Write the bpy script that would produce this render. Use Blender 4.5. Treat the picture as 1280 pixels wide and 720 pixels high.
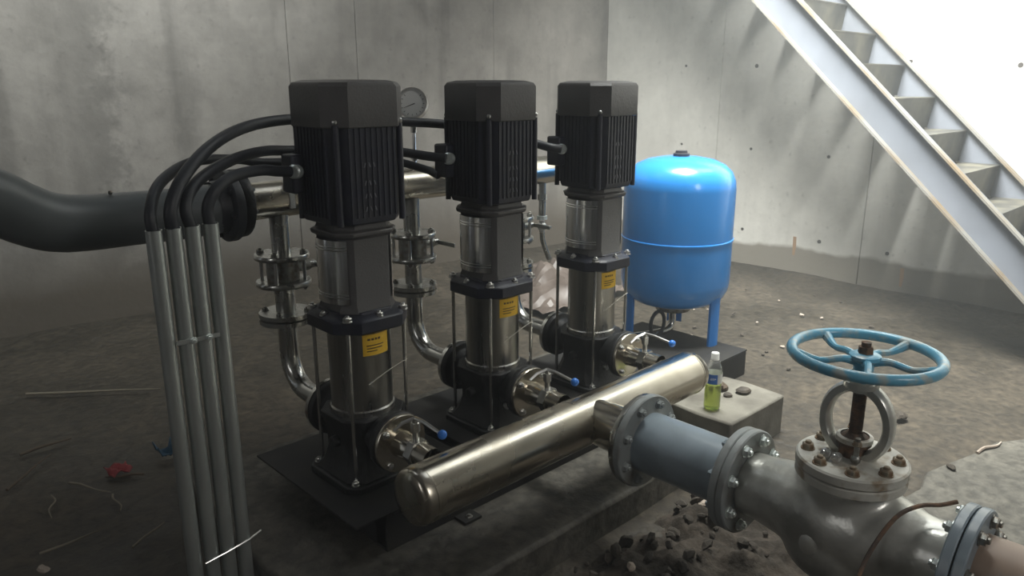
import bpy, math, random
from mathutils import Vector, Matrix
random.seed(7)
PI = math.pi
for o in list(bpy.data.objects):
    bpy.data.objects.remove(o, do_unlink=True)
S = bpy.context.scene
COL = S.collection

# ------------------------------------------------------------------ camera
CAM_Z = 1.29
cam_d = bpy.data.cameras.new('camera')
cam_d.sensor_width = 36.0
cam_d.lens = 36.0 * 950.0 / 1280.0
cam_d.clip_start = 0.03
cam = bpy.data.objects.new('camera', cam_d)
COL.objects.link(cam)
PITCH = math.atan(255.0 / 950.0)
cam.location = (0, 0, CAM_Z)
cam.rotation_euler = (PI / 2 - PITCH, 0, math.radians(46 - 90))
S.camera = cam

# ------------------------------------------------------------------ world and lights
w = bpy.data.worlds.new('world'); S.world = w
w.use_nodes = True
w.node_tree.nodes['Background'].inputs[0].default_value = (0.86, 0.93, 1.0, 1)
w.node_tree.nodes['Background'].inputs[1].default_value = 1.0


def area(name, loc, target, sx, sy, power, color):
    d = bpy.data.lights.new(name, 'AREA')
    d.shape = 'RECTANGLE'; d.size = sx; d.size_y = sy
    d.energy = power; d.color = color
    o = bpy.data.objects.new(name, d); COL.objects.link(o)
    o.location = loc
    v = Vector(target) - Vector(loc)
    o.rotation_euler = v.to_track_quat('-Z', 'Y').to_euler()
    return o


# daylight falling through the stair hatch, through the far left hatch, plus added fill lamps behind and at the side
rh = area('room_hatch_daylight', (2.85, 1.5, 3.56), (4.7, 1.3, 0.75), 1.1, 1.3, 310, (0.98, 1.0, 0.95))
rh.data.spread = math.radians(116)
area('stair_hatch_daylight', (4.35, 1.1, 3.56), (4.6, 1.1, 0.6), 0.8, 1.2, 16, (0.96, 1.0, 0.98))
lh = area('left_hatch_daylight', (0.9, 3.0, 3.56), (1.3, 4.5, 2.0), 1.3, 0.6, 50, (0.95, 1.0, 0.97))
lh.data.spread = math.radians(110)
area('rear_fill', (1.35, -2.3, 2.45), (1.6, 1.7, 1.0), 0.7, 1.2, 26, (1.0, 0.98, 0.94))  # added lamp behind the camera for front fill and metal streaks, no doorway
area('side_fill', (-2.45, 1.1, 1.7), (1.0, 1.7, 0.9), 0.35, 1.5, 6, (1.0, 1.0, 1.0))  # added tall lamp for a streak on the guards, no doorway here

S.view_settings.view_transform = 'Standard'
S.view_settings.look = 'None'
S.view_settings.gamma = 1.0
S.view_settings.exposure = 0.06
S.view_settings.use_curve_mapping = False

# ------------------------------------------------------------------ materials


def nt(name):
    m = bpy.data.materials.new(name); m.use_nodes = True
    t = m.node_tree
    return m, t, t.nodes['Principled BSDF']


def pm(name, col, rough=0.5, metal=0.0, col2=None, scale=12.0, thr=(0.4, 0.65), bump=0.0, bscale=60.0,
       rough2=None, coat=0.0, stretch=None, detail=4.0):
    m, t, b = nt(name)
    b.inputs['Base Color'].default_value = (*col, 1)
    b.inputs['Roughness'].default_value = rough
    b.inputs['Metallic'].default_value = metal
    if coat:
        b.inputs['Coat Weight'].default_value = coat
        b.inputs['Coat Roughness'].default_value = 0.12
    tc = t.nodes.new('ShaderNodeTexCoord')
    src = tc.outputs['Object']
    if stretch:
        mp = t.nodes.new('ShaderNodeMapping'); mp.inputs['Scale'].default_value = stretch
        t.links.new(src, mp.inputs[0]); src = mp.outputs[0]
    if col2 or rough2 is not None:
        n = t.nodes.new('ShaderNodeTexNoise'); n.inputs['Scale'].default_value = scale
        n.inputs['Detail'].default_value = detail
        t.links.new(src, n.inputs[0])
        mr = t.nodes.new('ShaderNodeMapRange')
        mr.inputs[1].default_value, mr.inputs[2].default_value = thr
        t.links.new(n.outputs[0], mr.inputs[0])
        if col2:
            mx = t.nodes.new('ShaderNodeMix'); mx.data_type = 'RGBA'
            mx.inputs[6].default_value = (*col, 1); mx.inputs[7].default_value = (*col2, 1)
            t.links.new(mr.outputs[0], mx.inputs[0]); t.links.new(mx.outputs[2], b.inputs['Base Color'])
        if rough2 is not None:
            m2 = t.nodes.new('ShaderNodeMapRange')
            m2.inputs[3].default_value = rough; m2.inputs[4].default_value = rough2
            t.links.new(mr.outputs[0], m2.inputs[0]); t.links.new(m2.outputs[0], b.inputs['Roughness'])
    if bump:
        n2 = t.nodes.new('ShaderNodeTexNoise'); n2.inputs['Scale'].default_value = bscale
        t.links.new(src, n2.inputs[0])
        bp = t.nodes.new('ShaderNodeBump'); bp.inputs['Strength'].default_value = bump
        bp.inputs['Distance'].default_value = 0.004
        t.links.new(n2.outputs[0], bp.inputs['Height']); t.links.new(bp.outputs[0], b.inputs['Normal'])
    return m


def concrete_wall(name, dry, dry2, wet, level, streak, soft=0.03):
    """poured concrete: blotches, rain streaks and a damp band that rises from the floor"""
    m, t, b = nt(name)
    N, L = t.nodes, t.links
    geo = N.new('ShaderNodeNewGeometry')
    n1 = N.new('ShaderNodeTexNoise'); n1.inputs['Scale'].default_value = 1.7; n1.inputs['Detail'].default_value = 7
    n1.inputs['Roughness'].default_value = 0.62
    L.new(geo.outputs['Position'], n1.inputs[0])
    r1 = N.new('ShaderNodeMapRange'); r1.inputs[1].default_value = 0.3; r1.inputs[2].default_value = 0.72
    L.new(n1.outputs[0], r1.inputs[0])
    a = N.new('ShaderNodeMix'); a.data_type = 'RGBA'
    a.inputs[6].default_value = (*dry, 1); a.inputs[7].default_value = (*dry2, 1)
    L.new(r1.outputs[0], a.inputs[0])
    # vertical run marks
    mp = N.new('ShaderNodeMapping'); mp.inputs['Scale'].default_value = (5.0, 5.0, 0.45)
    L.new(geo.outputs['Position'], mp.inputs[0])
    n2 = N.new('ShaderNodeTexNoise'); n2.inputs['Scale'].default_value = 1.3; n2.inputs['Detail'].default_value = 5
    L.new(mp.outputs[0], n2.inputs[0])
    r2 = N.new('ShaderNodeMapRange'); r2.inputs[1].default_value = 0.52; r2.inputs[2].default_value = 0.75
    r2.inputs[4].default_value = streak
    L.new(n2.outputs[0], r2.inputs[0])
    c = N.new('ShaderNodeMix'); c.data_type = 'RGBA'; c.inputs[7].default_value = (*[x * 0.5 for x in dry2], 1)
    L.new(r2.outputs[0], c.inputs[0]); L.new(a.outputs[2], c.inputs[6])
    # fine speckle
    n4 = N.new('ShaderNodeTexNoise'); n4.inputs['Scale'].default_value = 26; n4.inputs['Detail'].default_value = 3
    L.new(geo.outputs['Position'], n4.inputs[0])
    r4 = N.new('ShaderNodeMapRange'); r4.inputs[1].default_value = 0.62; r4.inputs[2].default_value = 0.74
    r4.inputs[4].default_value = 0.4
    L.new(n4.outputs[0], r4.inputs[0])
    c4 = N.new('ShaderNodeMix'); c4.data_type = 'RGBA'; c4.inputs[7].default_value = (*[x * 0.55 for x in dry2], 1)
    L.new(r4.outputs[0], c4.inputs[0]); L.new(c.outputs[2], c4.inputs[6])
    # mid-size blotches
    n5 = N.new('ShaderNodeTexNoise'); n5.inputs['Scale'].default_value = 7.5; n5.inputs['Detail'].default_value = 6; n5.inputs['Roughness'].default_value = 0.7
    L.new(geo.outputs['Position'], n5.inputs[0])
    r5 = N.new('ShaderNodeMapRange'); r5.inputs[1].default_value = 0.32; r5.inputs[2].default_value = 0.7
    r5.inputs[3].default_value = 0.80 if streak > 0.5 else 0.90; r5.inputs[4].default_value = 1.12 if streak > 0.5 else 1.06
    L.new(n5.outputs[0], r5.inputs[0])
    c5 = N.new('ShaderNodeVectorMath'); c5.operation = 'SCALE'
    L.new(c4.outputs[2], c5.inputs[0]); L.new(r5.outputs[0], c5.inputs['Scale'])
    last = c5.outputs[0]
    if streak > 0.5:
        # an old leak that ran down the wall left of the pumps
        s0 = N.new('ShaderNodeSeparateXYZ'); L.new(geo.outputs['Position'], s0.inputs[0])
        ms = N.new('ShaderNodeMath'); ms.operation = 'MULTIPLY_ADD'; ms.inputs[1].default_value = 0.5
        L.new(n5.outputs[0], ms.inputs[0]); L.new(s0.outputs[0], ms.inputs[2])
        sb = N.new('ShaderNodeMath'); sb.operation = 'SUBTRACT'; sb.inputs[1].default_value = 1.5
        a2 = N.new('ShaderNodeMath'); a2.operation = 'ABSOLUTE'
        L.new(ms.outputs[0], sb.inputs[0]); L.new(sb.outputs[0], a2.inputs[0])
        rs = N.new('ShaderNodeMapRange'); rs.interpolation_type = 'SMOOTHSTEP'; rs.inputs[1].default_value = 0.03; rs.inputs[2].default_value = 0.16
        rs.inputs[3].default_value = 0.72; rs.inputs[4].default_value = 1.0
        L.new(a2.outputs[0], rs.inputs[0])
        c6 = N.new('ShaderNodeVectorMath'); c6.operation = 'SCALE'
        L.new(last, c6.inputs[0]); L.new(rs.outputs[0], c6.inputs['Scale']); last = c6.outputs[0]
    # damp band
    sx = N.new('ShaderNodeSeparateXYZ'); L.new(geo.outputs['Position'], sx.inputs[0])
    n3 = N.new('ShaderNodeTexNoise'); n3.inputs['Scale'].default_value = 2.6; n3.inputs['Detail'].default_value = 5
    L.new(geo.outputs['Position'], n3.inputs[0])
    md = N.new('ShaderNodeMath'); md.operation = 'MULTIPLY_ADD'; md.inputs[1].default_value = -0.16
    L.new(n3.outputs[0], md.inputs[0]); L.new(sx.outputs[2], md.inputs[2])
    r3 = N.new('ShaderNodeMapRange'); r3.inputs[1].default_value = level - 0.09; r3.inputs[2].default_value = level - 0.09 + soft
    r3.inputs[3].default_value = 1; r3.inputs[4].default_value = 0
    L.new(md.outputs[0], r3.inputs[0])
    d = N.new('ShaderNodeMix'); d.data_type = 'RGBA'; d.inputs[7].default_value = (*wet, 1)
    L.new(r3.outputs[0], d.inputs[0]); L.new(last, d.inputs[6])
    L.new(d.outputs[2], b.inputs['Base Color'])
    rr = N.new('ShaderNodeMapRange'); rr.inputs[3].default_value = 0.85; rr.inputs[4].default_value = 0.6
    L.new(r3.outputs[0], rr.inputs[0]); L.new(rr.outputs[0], b.inputs['Roughness'])
    bp = N.new('ShaderNodeBump'); bp.inputs['Strength'].default_value = 0.35; bp.inputs['Distance'].default_value = 0.006
    L.new(n4.outputs[0], bp.inputs['Height']); L.new(bp.outputs[0], b.inputs['Normal'])
    return m


def mud_floor(name, c1, c2, c3):
    m, t, b = nt(name)
    N, L = t.nodes, t.links
    geo = N.new('ShaderNodeNewGeometry')
    n1 = N.new('ShaderNodeTexNoise'); n1.inputs['Scale'].default_value = 1.1; n1.inputs['Detail'].default_value = 8
    n1.inputs['Roughness'].default_value = 0.66
    L.new(geo.outputs['Position'], n1.inputs[0])
    cr = N.new('ShaderNodeValToRGB')
    e = cr.color_ramp.elements
    e[0].position = 0.34; e[0].color = (*c1, 1); e[1].position = 0.66; e[1].color = (*c3, 1)
    k = e.new(0.5); k.color = (*c2, 1)
    L.new(n1.outputs[0], cr.inputs[0])
    n2 = N.new('ShaderNodeTexNoise'); n2.inputs['Scale'].default_value = 30; n2.inputs['Detail'].default_value = 6
    L.new(geo.outputs['Position'], n2.inputs[0])
    r2 = N.new('ShaderNodeMapRange'); r2.inputs[1].default_value = 0.35; r2.inputs[2].default_value = 0.7
    r2.inputs[3].default_value = 0.60; r2.inputs[4].default_value = 1.4
    L.new(n2.outputs[0], r2.inputs[0])
    mx = N.new('ShaderNodeMix'); mx.data_type = 'RGBA'; mx.blend_type = 'MULTIPLY'; mx.inputs[0].default_value = 1
    cb = N.new('ShaderNodeCombineColor')
    for i in range(3): L.new(r2.outputs[0], cb.inputs[i])
    L.new(cr.outputs[0], mx.inputs[6]); L.new(cb.outputs[0], mx.inputs[7])
    L.new(mx.outputs[2], b.inputs['Base Color'])
    rr = N.new('ShaderNodeMapRange'); rr.inputs[1].default_value = 0.35; rr.inputs[2].default_value = 0.6
    rr.inputs[3].default_value = 0.5; rr.inputs[4].default_value = 0.85
    L.new(n1.outputs[0], rr.inputs[0]); L.new(rr.outputs[0], b.inputs['Roughness'])
    bp = N.new('ShaderNodeBump'); bp.inputs['Strength'].default_value = 0.7; bp.inputs['Distance'].default_value = 0.012
    L.new(n2.outputs[0], bp.inputs['Height']); L.new(bp.outputs[0], b.inputs['Normal'])
    return m


M = {}
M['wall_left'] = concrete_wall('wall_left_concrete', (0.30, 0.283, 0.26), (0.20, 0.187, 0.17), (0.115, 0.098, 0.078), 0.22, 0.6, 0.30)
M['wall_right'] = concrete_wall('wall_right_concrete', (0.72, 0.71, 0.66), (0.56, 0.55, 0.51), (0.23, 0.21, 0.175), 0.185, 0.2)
M['joint'] = pm('joint_dark_concrete', (0.20, 0.19, 0.17), 0.9)
M['ceiling'] = pm('ceiling_concrete', (0.22, 0.21, 0.20), 0.9, col2=(0.15, 0.145, 0.14), scale=2)
M['floor'] = mud_floor('wet_mud', (0.025, 0.0205, 0.0135), (0.044, 0.036, 0.0245), (0.072, 0.058, 0.040))
M['slab'] = mud_floor('pale_floor_slab', (0.06, 0.056, 0.045), (0.085, 0.08, 0.066), (0.115, 0.108, 0.09))
M['plinth'] = mud_floor('plinth_concrete', (0.05, 0.046, 0.037), (0.08, 0.074, 0.06), (0.13, 0.122, 0.102))
M['block'] = pm('block_concrete', (0.19, 0.18, 0.15), 0.85, col2=(0.10, 0.092, 0.076), scale=7, bump=0.5, bscale=40)
M['pit'] = pm('tie_hole_dark', (0.05, 0.045, 0.04), 0.9)
M['rust_run'] = pm('rust_stain', (0.34, 0.22, 0.13), 0.9)
M['black'] = pm('black_enamel', (0.014, 0.016, 0.030), 0.40, col2=(0.022, 0.023, 0.032), scale=20, bump=0.15, bscale=200)
M['cover'] = pm('dark_grey_cover', (0.078, 0.076, 0.076), 0.40, col2=(0.09, 0.088, 0.087), scale=15, bump=0.2, bscale=160)
M['cast'] = pm('black_cast_iron', (0.008, 0.009, 0.010), 0.5, col2=(0.015, 0.015, 0.015), scale=14, bump=0.35, bscale=120)
M['skid'] = pm('black_skid_paint', (0.006, 0.006, 0.007), 0.7, col2=(0.016, 0.015, 0.012), scale=9)
M['steel'] = pm('polished_stainless', (0.62, 0.58, 0.50), 0.17, 1.0, col2=(0.50, 0.46, 0.38), scale=6, rough2=0.30, bump=0.03, bscale=18)
M['steelcool'] = pm('stainless_pipe', (0.60, 0.60, 0.57), 0.2, 1.0, col2=(0.42, 0.42, 0.4), scale=8, rough2=0.36)
M['sleeve'] = pm('brushed_sleeve', (0.55, 0.54, 0.51), 0.26, 1.0, col2=(0.42, 0.41, 0.38), scale=5, stretch=(6, 6, 0.5), rough2=0.36)
M['guard'] = pm('guard_stainless', (0.85, 0.85, 0.83), 0.18, 1.0, col2=(0.5, 0.5, 0.5), scale=9, stretch=(5, 5, 0.2), thr=(0.45, 0.6))
M['nut'] = pm('zinc_nut', (0.72, 0.72, 0.70), 0.28, 1.0)
M['dullnut'] = pm('dull_nut', (0.34, 0.35, 0.33), 0.45, 0.9, col2=(0.16, 0.13, 0.10), scale=50)
M['brightnut'] = pm('bright_nut', (0.78, 0.84, 0.82), 0.3, 0.7)
M['rod'] = pm('tie_rod_steel', (0.55, 0.55, 0.53), 0.25, 1.0)
M['yellow'] = pm('yellow_sticker', (0.80, 0.50, 0.03), 0.5)
M['print'] = pm('dark_print', (0.10, 0.06, 0.02), 0.6)
M['white'] = pm('white_plastic', (0.75, 0.76, 0.74), 0.45)
M['wire'] = pm('pale_strand', (0.55, 0.53, 0.47), 0.5)
M['blueknob'] = pm('blue_knob', (0.03, 0.18, 0.62), 0.35)
M['tank'] = pm('blue_tank_enamel', (0.03, 0.27, 0.74), 0.26, coat=0.5, bump=0.02, bscale=8)
M['tankleg'] = pm('blue_leg_enamel', (0.025, 0.22, 0.66), 0.35)
M['conduit'] = pm('galvanised_conduit', (0.50, 0.53, 0.51), 0.36, 0.7, col2=(0.38, 0.41, 0.40), scale=12, stretch=(1, 1, 0.2))
M['cable'] = pm('black_cable', (0.020, 0.023, 0.029), 0.5)
M['pvc'] = pm('dark_grey_plastic_pipe', (0.10, 0.112, 0.115), 0.42)
M['pipegrey'] = pm('blue_grey_paint', (0.27, 0.325, 0.37), 0.30, col2=(0.21, 0.255, 0.29), scale=9, thr=(0.45, 0.6), bump=0.15, bscale=30)
M['flangegrey'] = pm('flange_grey_paint', (0.27, 0.29, 0.29), 0.45, col2=(0.13, 0.12, 0.10), scale=16, thr=(0.5, 0.72), bump=0.25, bscale=50)
M['silver'] = pm('silver_valve_paint', (0.62, 0.62, 0.58), 0.30, 0.5, col2=(0.36, 0.36, 0.33), scale=8, thr=(0.45, 0.62), bump=0.3, bscale=45)
M['bonnet'] = pm('weathered_bonnet_paint', (0.52, 0.51, 0.46), 0.55, col2=(0.26, 0.20, 0.13), scale=22, thr=(0.52, 0.68), bump=0.35, bscale=60)
M['rust'] = pm('rusty_steel', (0.085, 0.062, 0.048), 0.8, col2=(0.20, 0.11, 0.06), scale=40, bump=0.6, bscale=110)
M['rustnut'] = pm('rusty_nut', (0.30, 0.27, 0.21), 0.7, 0.3, col2=(0.20, 0.12, 0.06), scale=60)
M['wheel'] = pm('chipped_blue_paint', (0.15, 0.45, 0.64), 0.34, col2=(0.42, 0.50, 0.50), scale=26, thr=(0.50, 0.64), coat=0.2, bump=0.25, bscale=50)
M['stringer'] = pm('stringer_grey_paint', (0.145, 0.158, 0.185), 0.6, col2=(0.115, 0.125, 0.145), scale=3)
M['tread'] = pm('tread_steel', (0.055, 0.054, 0.048), 0.6, col2=(0.14, 0.13, 0.10), scale=6)
M['edge_rust'] = pm('stringer_flange', (0.18, 0.175, 0.16), 0.65, col2=(0.16, 0.115, 0.065), scale=4, thr=(0.48, 0.7))
M['straw'] = pm('pale_stick', (0.20, 0.175, 0.13), 0.8)
M['twig'] = pm('brown_stick', (0.085, 0.062, 0.042), 0.85)
M['stone'] = pm('muddy_stone', (0.04, 0.033, 0.025), 0.75, col2=(0.085, 0.07, 0.053), scale=12, bump=0.6)
M['soil'] = pm('dark_soil', (0.024, 0.018, 0.012), 0.9, col2=(0.052, 0.040, 0.029), scale=22, bump=1.0, bscale=80)
M['palestone'] = pm('pale_stone', (0.42, 0.36, 0.30), 0.8, col2=(0.25, 0.2, 0.16), scale=14)
M['red'] = pm('red_scrap', (0.20, 0.018, 0.02), 0.6)
M['bluescrap'] = pm('blue_scrap', (0.01, 0.05, 0.09), 0.5)
M['sheet'] = pm('pinkish_sheet', (0.13, 0.105, 0.09), 0.45, col2=(0.08, 0.062, 0.052), scale=8)
M['dial'] = pm('gauge_dial', (0.9, 0.92, 0.9), 0.5)
M['mark'] = pm('dark_mark', (0.03, 0.03, 0.035), 0.5)
M['finmark'] = pm('pale_fin_mark', (0.16, 0.16, 0.18), 0.4)  # pale cast marks, with the reflection of the fin gaps put into the colour
M['blueprint'] = pm('bottle_label_blue', (0.05, 0.17, 0.55), 0.4)


def clearmat(name, col, rough, trans, ior=1.33, alpha=1.0):
    m, t, b = nt(name)
    b.inputs['Base Color'].default_value = (*col, 1)
    b.inputs['Roughness'].default_value = rough
    b.inputs['Transmission Weight'].default_value = trans
    b.inputs['IOR'].default_value = ior
    b.inputs['Alpha'].default_value = alpha
    return m


M['pet'] = clearmat('clear_bottle_plastic', (0.93, 0.96, 0.96), 0.06, 0.85, 1.2, 0.35)
M['drink'] = clearmat('green_drink', (0.55, 0.66, 0.14), 0.12, 0.8)
M['gaugeglass'] = clearmat('gauge_glass', (0.95, 0.97, 0.97), 0.03, 0.9, 1.3, 0.1)

# ------------------------------------------------------------------ mesh helpers


def frame_of(d):
    d = Vector(d).normalized()
    a = Vector((0, 0, 1)) if abs(d.z) < 0.95 else Vector((1, 0, 0))
    u = d.cross(a).normalized()
    return d, u, d.cross(u).normalized()


class MB:
    def __init__(s): s.v = []; s.f = []

    def add(s, vs, fs):
        n = len(s.v); s.v += [tuple(x) for x in vs]; s.f += [tuple(i + n for i in f) for f in fs]; return s

    def box(s, c, d, rz=0.0, R=None):
        x, y, z = [k / 2 for k in d]
        vs = [Vector((i * x, j * y, k * z)) for i in (-1, 1) for j in (-1, 1) for k in (-1, 1)]
        if R is None: R = Matrix.Rotation(rz, 3, 'Z')
        vs = [R @ q + Vector(c) for q in vs]
        return s.add(vs, [(0, 1, 3, 2), (4, 6, 7, 5), (0, 4, 5, 1), (2, 3, 7, 6), (0, 2, 6, 4), (1, 5, 7, 3)])

    def lathe(s, prof, org, axis, n=32, a0=0.0, a1=2 * PI):
        """prof: (radius, distance along axis)"""
        d, u, v = frame_of(axis); o = Vector(org)
        full = abs(a1 - a0 - 2 * PI) < 1e-6
        cols = n if full else n + 1
        vs = []
        for r, h in prof:
            for i in range(cols):
                a = a0 + (a1 - a0) * i / n
                vs.append(o + d * h + (u * math.cos(a) + v * math.sin(a)) * r)
        fs = []
        for j in range(len(prof) - 1):
            for i in range(n):
                k = (i + 1) % cols
                fs.append((j * cols + i, j * cols + k, (j + 1) * cols + k, (j + 1) * cols + i))
        return s.add(vs, fs)

    def cyl(s, p0, p1, r0, r1=None, n=24):
        if r1 is None: r1 = r0
        p0 = Vector(p0); p1 = Vector(p1); h = (p1 - p0).length
        return s.lathe([(0.0001, 0), (r0, 0), (r1, h), (0.0001, h)], p0, p1 - p0, n)

    def tube(s, pts, r, n=12, closed=False, sub=0, cap=True):
        P = [Vector(p) for p in pts]
        R = list(r) if isinstance(r, (list, tuple)) else [r] * len(P)
        if sub:
            Q = []; RR = []
            m = len(P); rng = m if closed else m - 1
            for i in range(rng):
                a = P[(i - 1) % m] if (closed or i > 0) else P[0] * 2 - P[1]
                b = P[i]; c = P[(i + 1) % m]
                e = P[(i + 2) % m] if (closed or i + 2 < m) else P[-1] * 2 - P[-2]
                for k in range(sub):
                    q = k / sub
                    Q.append(0.5 * ((2 * b) + (c - a) * q + (2 * a - 5 * b + 4 * c - e) * q * q + (3 * b - a - 3 * c + e) * q ** 3))
                    RR.append(R[i] * (1 - q) + R[(i + 1) % m] * q)
            if not closed: Q.append(P[-1]); RR.append(R[-1])
            P, R = Q, RR
        m = len(P)
        up = None; vs = []
        for i in range(m):
            t = (P[(i + 1) % m] - P[i - 1]) if (closed or 0 < i < m - 1) else (P[1] - P[0] if i == 0 else P[-1] - P[-2])
            t.normalize()
            if up is None: _, up, _ = frame_of(t)
            up = (up - t * up.dot(t)).normalized(); w_ = t.cross(up)
            for k in range(n):
                a = 2 * PI * k / n
                vs.append(P[i] + (up * math.cos(a) + w_ * math.sin(a)) * R[i])
        fs = []
        for i in range(m if closed else m - 1):
            for k in range(n):
                a = i * n + k; b = i * n + (k + 1) % n; j = (i + 1) % m
                fs.append((a, b, j * n + (k + 1) % n, j * n + k))
        if cap and not closed:
            fs.append(tuple(range(n - 1, -1, -1))); fs.append(tuple((m - 1) * n + k for k in range(n)))
        return s.add(vs, fs)

    def prism(s, poly, z0, z1, T=None):
        """poly in XY, extruded in z; T optional 4x4"""
        n = len(poly)
        vs = [Vector((x, y, z0)) for x, y in poly] + [Vector((x, y, z1)) for x, y in poly]
        if T is not None: vs = [T @ q for q in vs]
        fs = [tuple(range(n - 1, -1, -1)), tuple(range(n, 2 * n))] + [(i, (i + 1) % n, n + (i + 1) % n, n + i) for i in range(n)]
        return s.add(vs, fs)

    def loft(s, polys):
        """polys: list of equal-length loops of 3D points"""
        n = len(polys[0]); vs = [p for q in polys for p in q]; fs = [tuple(range(n - 1, -1, -1))]
        for j in range(len(polys) - 1):
            fs += [(j * n + i, j * n + (i + 1) % n, (j + 1) * n + (i + 1) % n, (j + 1) * n + i) for i in range(n)]
        m = (len(polys) - 1) * n
        fs.append(tuple(m + i for i in range(n)))
        return s.add(vs, fs)

    def ball(s, c, r, n=16, sc=(1, 1, 1)):
        vs = []; fs = []; m = n // 2
        for j in range(m + 1):
            t = PI * j / m
            for i in range(n):
                a = 2 * PI * i / n
                rr = max(math.sin(t), 1e-4)
                vs.append((c[0] + r * sc[0] * rr * math.cos(a), c[1] + r * sc[1] * rr * math.sin(a), c[2] + r * sc[2] * math.cos(t)))
        for j in range(m):
            for i in range(n):
                k = (i + 1) % n
                fs.append((j * n + i, (j + 1) * n + i, (j + 1) * n + k, j * n + k))
        return s.add(vs, fs)

    def mesh(s, name, mat, ang=35):
        me = bpy.data.meshes.new(name)
        me.from_pydata(s.v, [], s.f)
        me.materials.append(mat)
        me.polygons.foreach_set('use_smooth', [True] * len(me.polygons))
        me.update()
        me.set_sharp_from_angle(angle=math.radians(ang))
        return me

    def build(s, name, mat, parent=None, bevel=0.0, label=None, loc=(0, 0, 0), ang=35):
        o = bpy.data.objects.new(name, s.mesh(name, mat, ang)); COL.objects.link(o)
        o.location = loc
        if parent: o.parent = parent
        if bevel:
            md = o.modifiers.new('bevel', 'BEVEL'); md.width = bevel; md.segments = 2
            md.limit_method = 'ANGLE'; md.angle_limit = math.radians(50)
        if label: o['label'] = label
        return o


def tag(o, label, cat, group=None, kind=None):
    o['label'] = label; o['category'] = cat
    if group: o['group'] = group
    if kind: o['kind'] = kind
    return o


def thing(name, label, cat, loc=(0, 0, 0), rz=0.0, group=None):
    o = bpy.data.objects.new(name, None); COL.objects.link(o)
    o.empty_display_size = 0.05
    o.location = loc; o.rotation_euler = (0, 0, rz)
    return tag(o, label, cat, group)


def struct(name, mb, mat, bevel=0.0):
    o = mb.build(name, mat, None, bevel); o['kind'] = 'structure'; return o


def copy_tree(o, parent=None):
    c = o.copy(); COL.objects.link(c); c.parent = parent
    for ch in list(o.children): copy_tree(ch, c)
    return c


def octo(a, c, cx=0.0, cy=0.0):
    return [(cx + x, cy + y) for x, y in ((a, -a + c), (a, a - c), (a - c, a), (-a + c, a), (-a, a - c), (-a, -a + c), (-a + c, -a), (a - c, -a))]


def octo3(a, c, z): return [(x, y, z) for x, y in octo(a, c)]


_bm = {}


def bolt(pos, axis, size, mat, parent, name='bolt', shank=None, washer=True):
    """hex nut with a stud end; the mesh is shared between alike bolts"""
    key = (round(size, 4), mat.name, name, washer)
    if key not in _bm:
        b = MB()
        if washer: b.lathe([(0.0005, 0), (size * 1.15, 0), (size * 1.15, size * 0.2), (0.0005, size * 0.2)], (0, 0, 0), (0, 0, 1), 14)
        b.lathe([(size * 0.96, size * 0.1), (size, size * 0.2), (size, size * 0.8), (size * 0.85, size), (0.0005, size)], (0, 0, 0), (0, 0, 1), 6)
        b.lathe([(size * 0.5, size * 0.9), (size * 0.5, size * 1.35), (size * 0.4, size * 1.45), (0.0005, size * 1.45)], (0, 0, 0), (0, 0, 1), 10)
        _bm[key] = b.mesh(name, mat, 30)
    o = bpy.data.objects.new(name, _bm[key]); COL.objects.link(o)
    o.location = pos
    o.rotation_euler = Vector(axis).to_track_quat('Z', 'Y').to_euler()
    o.parent = parent
    return o


def ring_pts(c, axis, r, n, ph=0.0):
    d, u, v = frame_of(axis); c = Vector(c)
    return [c + (u * math.cos(ph + 2 * PI * i / n) + v * math.sin(ph + 2 * PI * i / n)) * r for i in range(n)]


# ------------------------------------------------------------------ room shell
WX = 5.0          # right wall plane


def wly(x): return 4.07 + 0.09 * (5.0 - x)   # left wall plane, slightly out of square


ang_l = math.atan(-0.09)
H = 3.6
b = MB()
x0, x1 = -2.6, 5.3
b.add([(x0, wly(x0) + 0.02, 0), (x1, wly(x1) + 0.02, 0), (x1, wly(x1) + 0.02, H), (x0, wly(x0) + 0.02, H),
       (x0, wly(x0) + 0.25, 0), (x1, wly(x1) + 0.25, 0), (x1, wly(x1) + 0.25, H), (x0, wly(x0) + 0.25, H)],
      [(0, 1, 2, 3), (5, 4, 7, 6), (4, 0, 3, 7), (1, 5, 6, 2), (3, 2, 6, 7), (4, 5, 1, 0)])
wl = struct('wall_left', b, M['joint'])
seams = [-2.6, -0.05,  2.32, 2.77, 3.85, 5.02]
for a, c in zip(seams[:-1], seams[1:]):
    g = 0.0014
    b = MB()
    pts = [(a + g, wly(a + g)), (c - g, wly(c - g)), (c - g, wly(c - g) + 0.03), (a + g, wly(a + g) + 0.03)]
    b.prism(pts, -0.05, H)
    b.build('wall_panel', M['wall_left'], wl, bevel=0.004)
b = MB(); b.box((WX + 0.14, 0.9, H / 2), (0.24, 7.2, H))
wr = struct('wall_right', b, M['joint'])
for a, c in zip([-2.6, -1.2, 0.35, 1.91, 3.02], [-1.2, 0.35, 1.91, 3.02, 4.09]):
    g = 0.0014
    b = MB(); b.box((WX + 0.02, (a + c) / 2, H / 2 - 0.02), (0.04, c - a - 2 * g, H + 0.04))
    b.build('wall_panel', M['wall_right'], wr, bevel=0.003)
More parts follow.
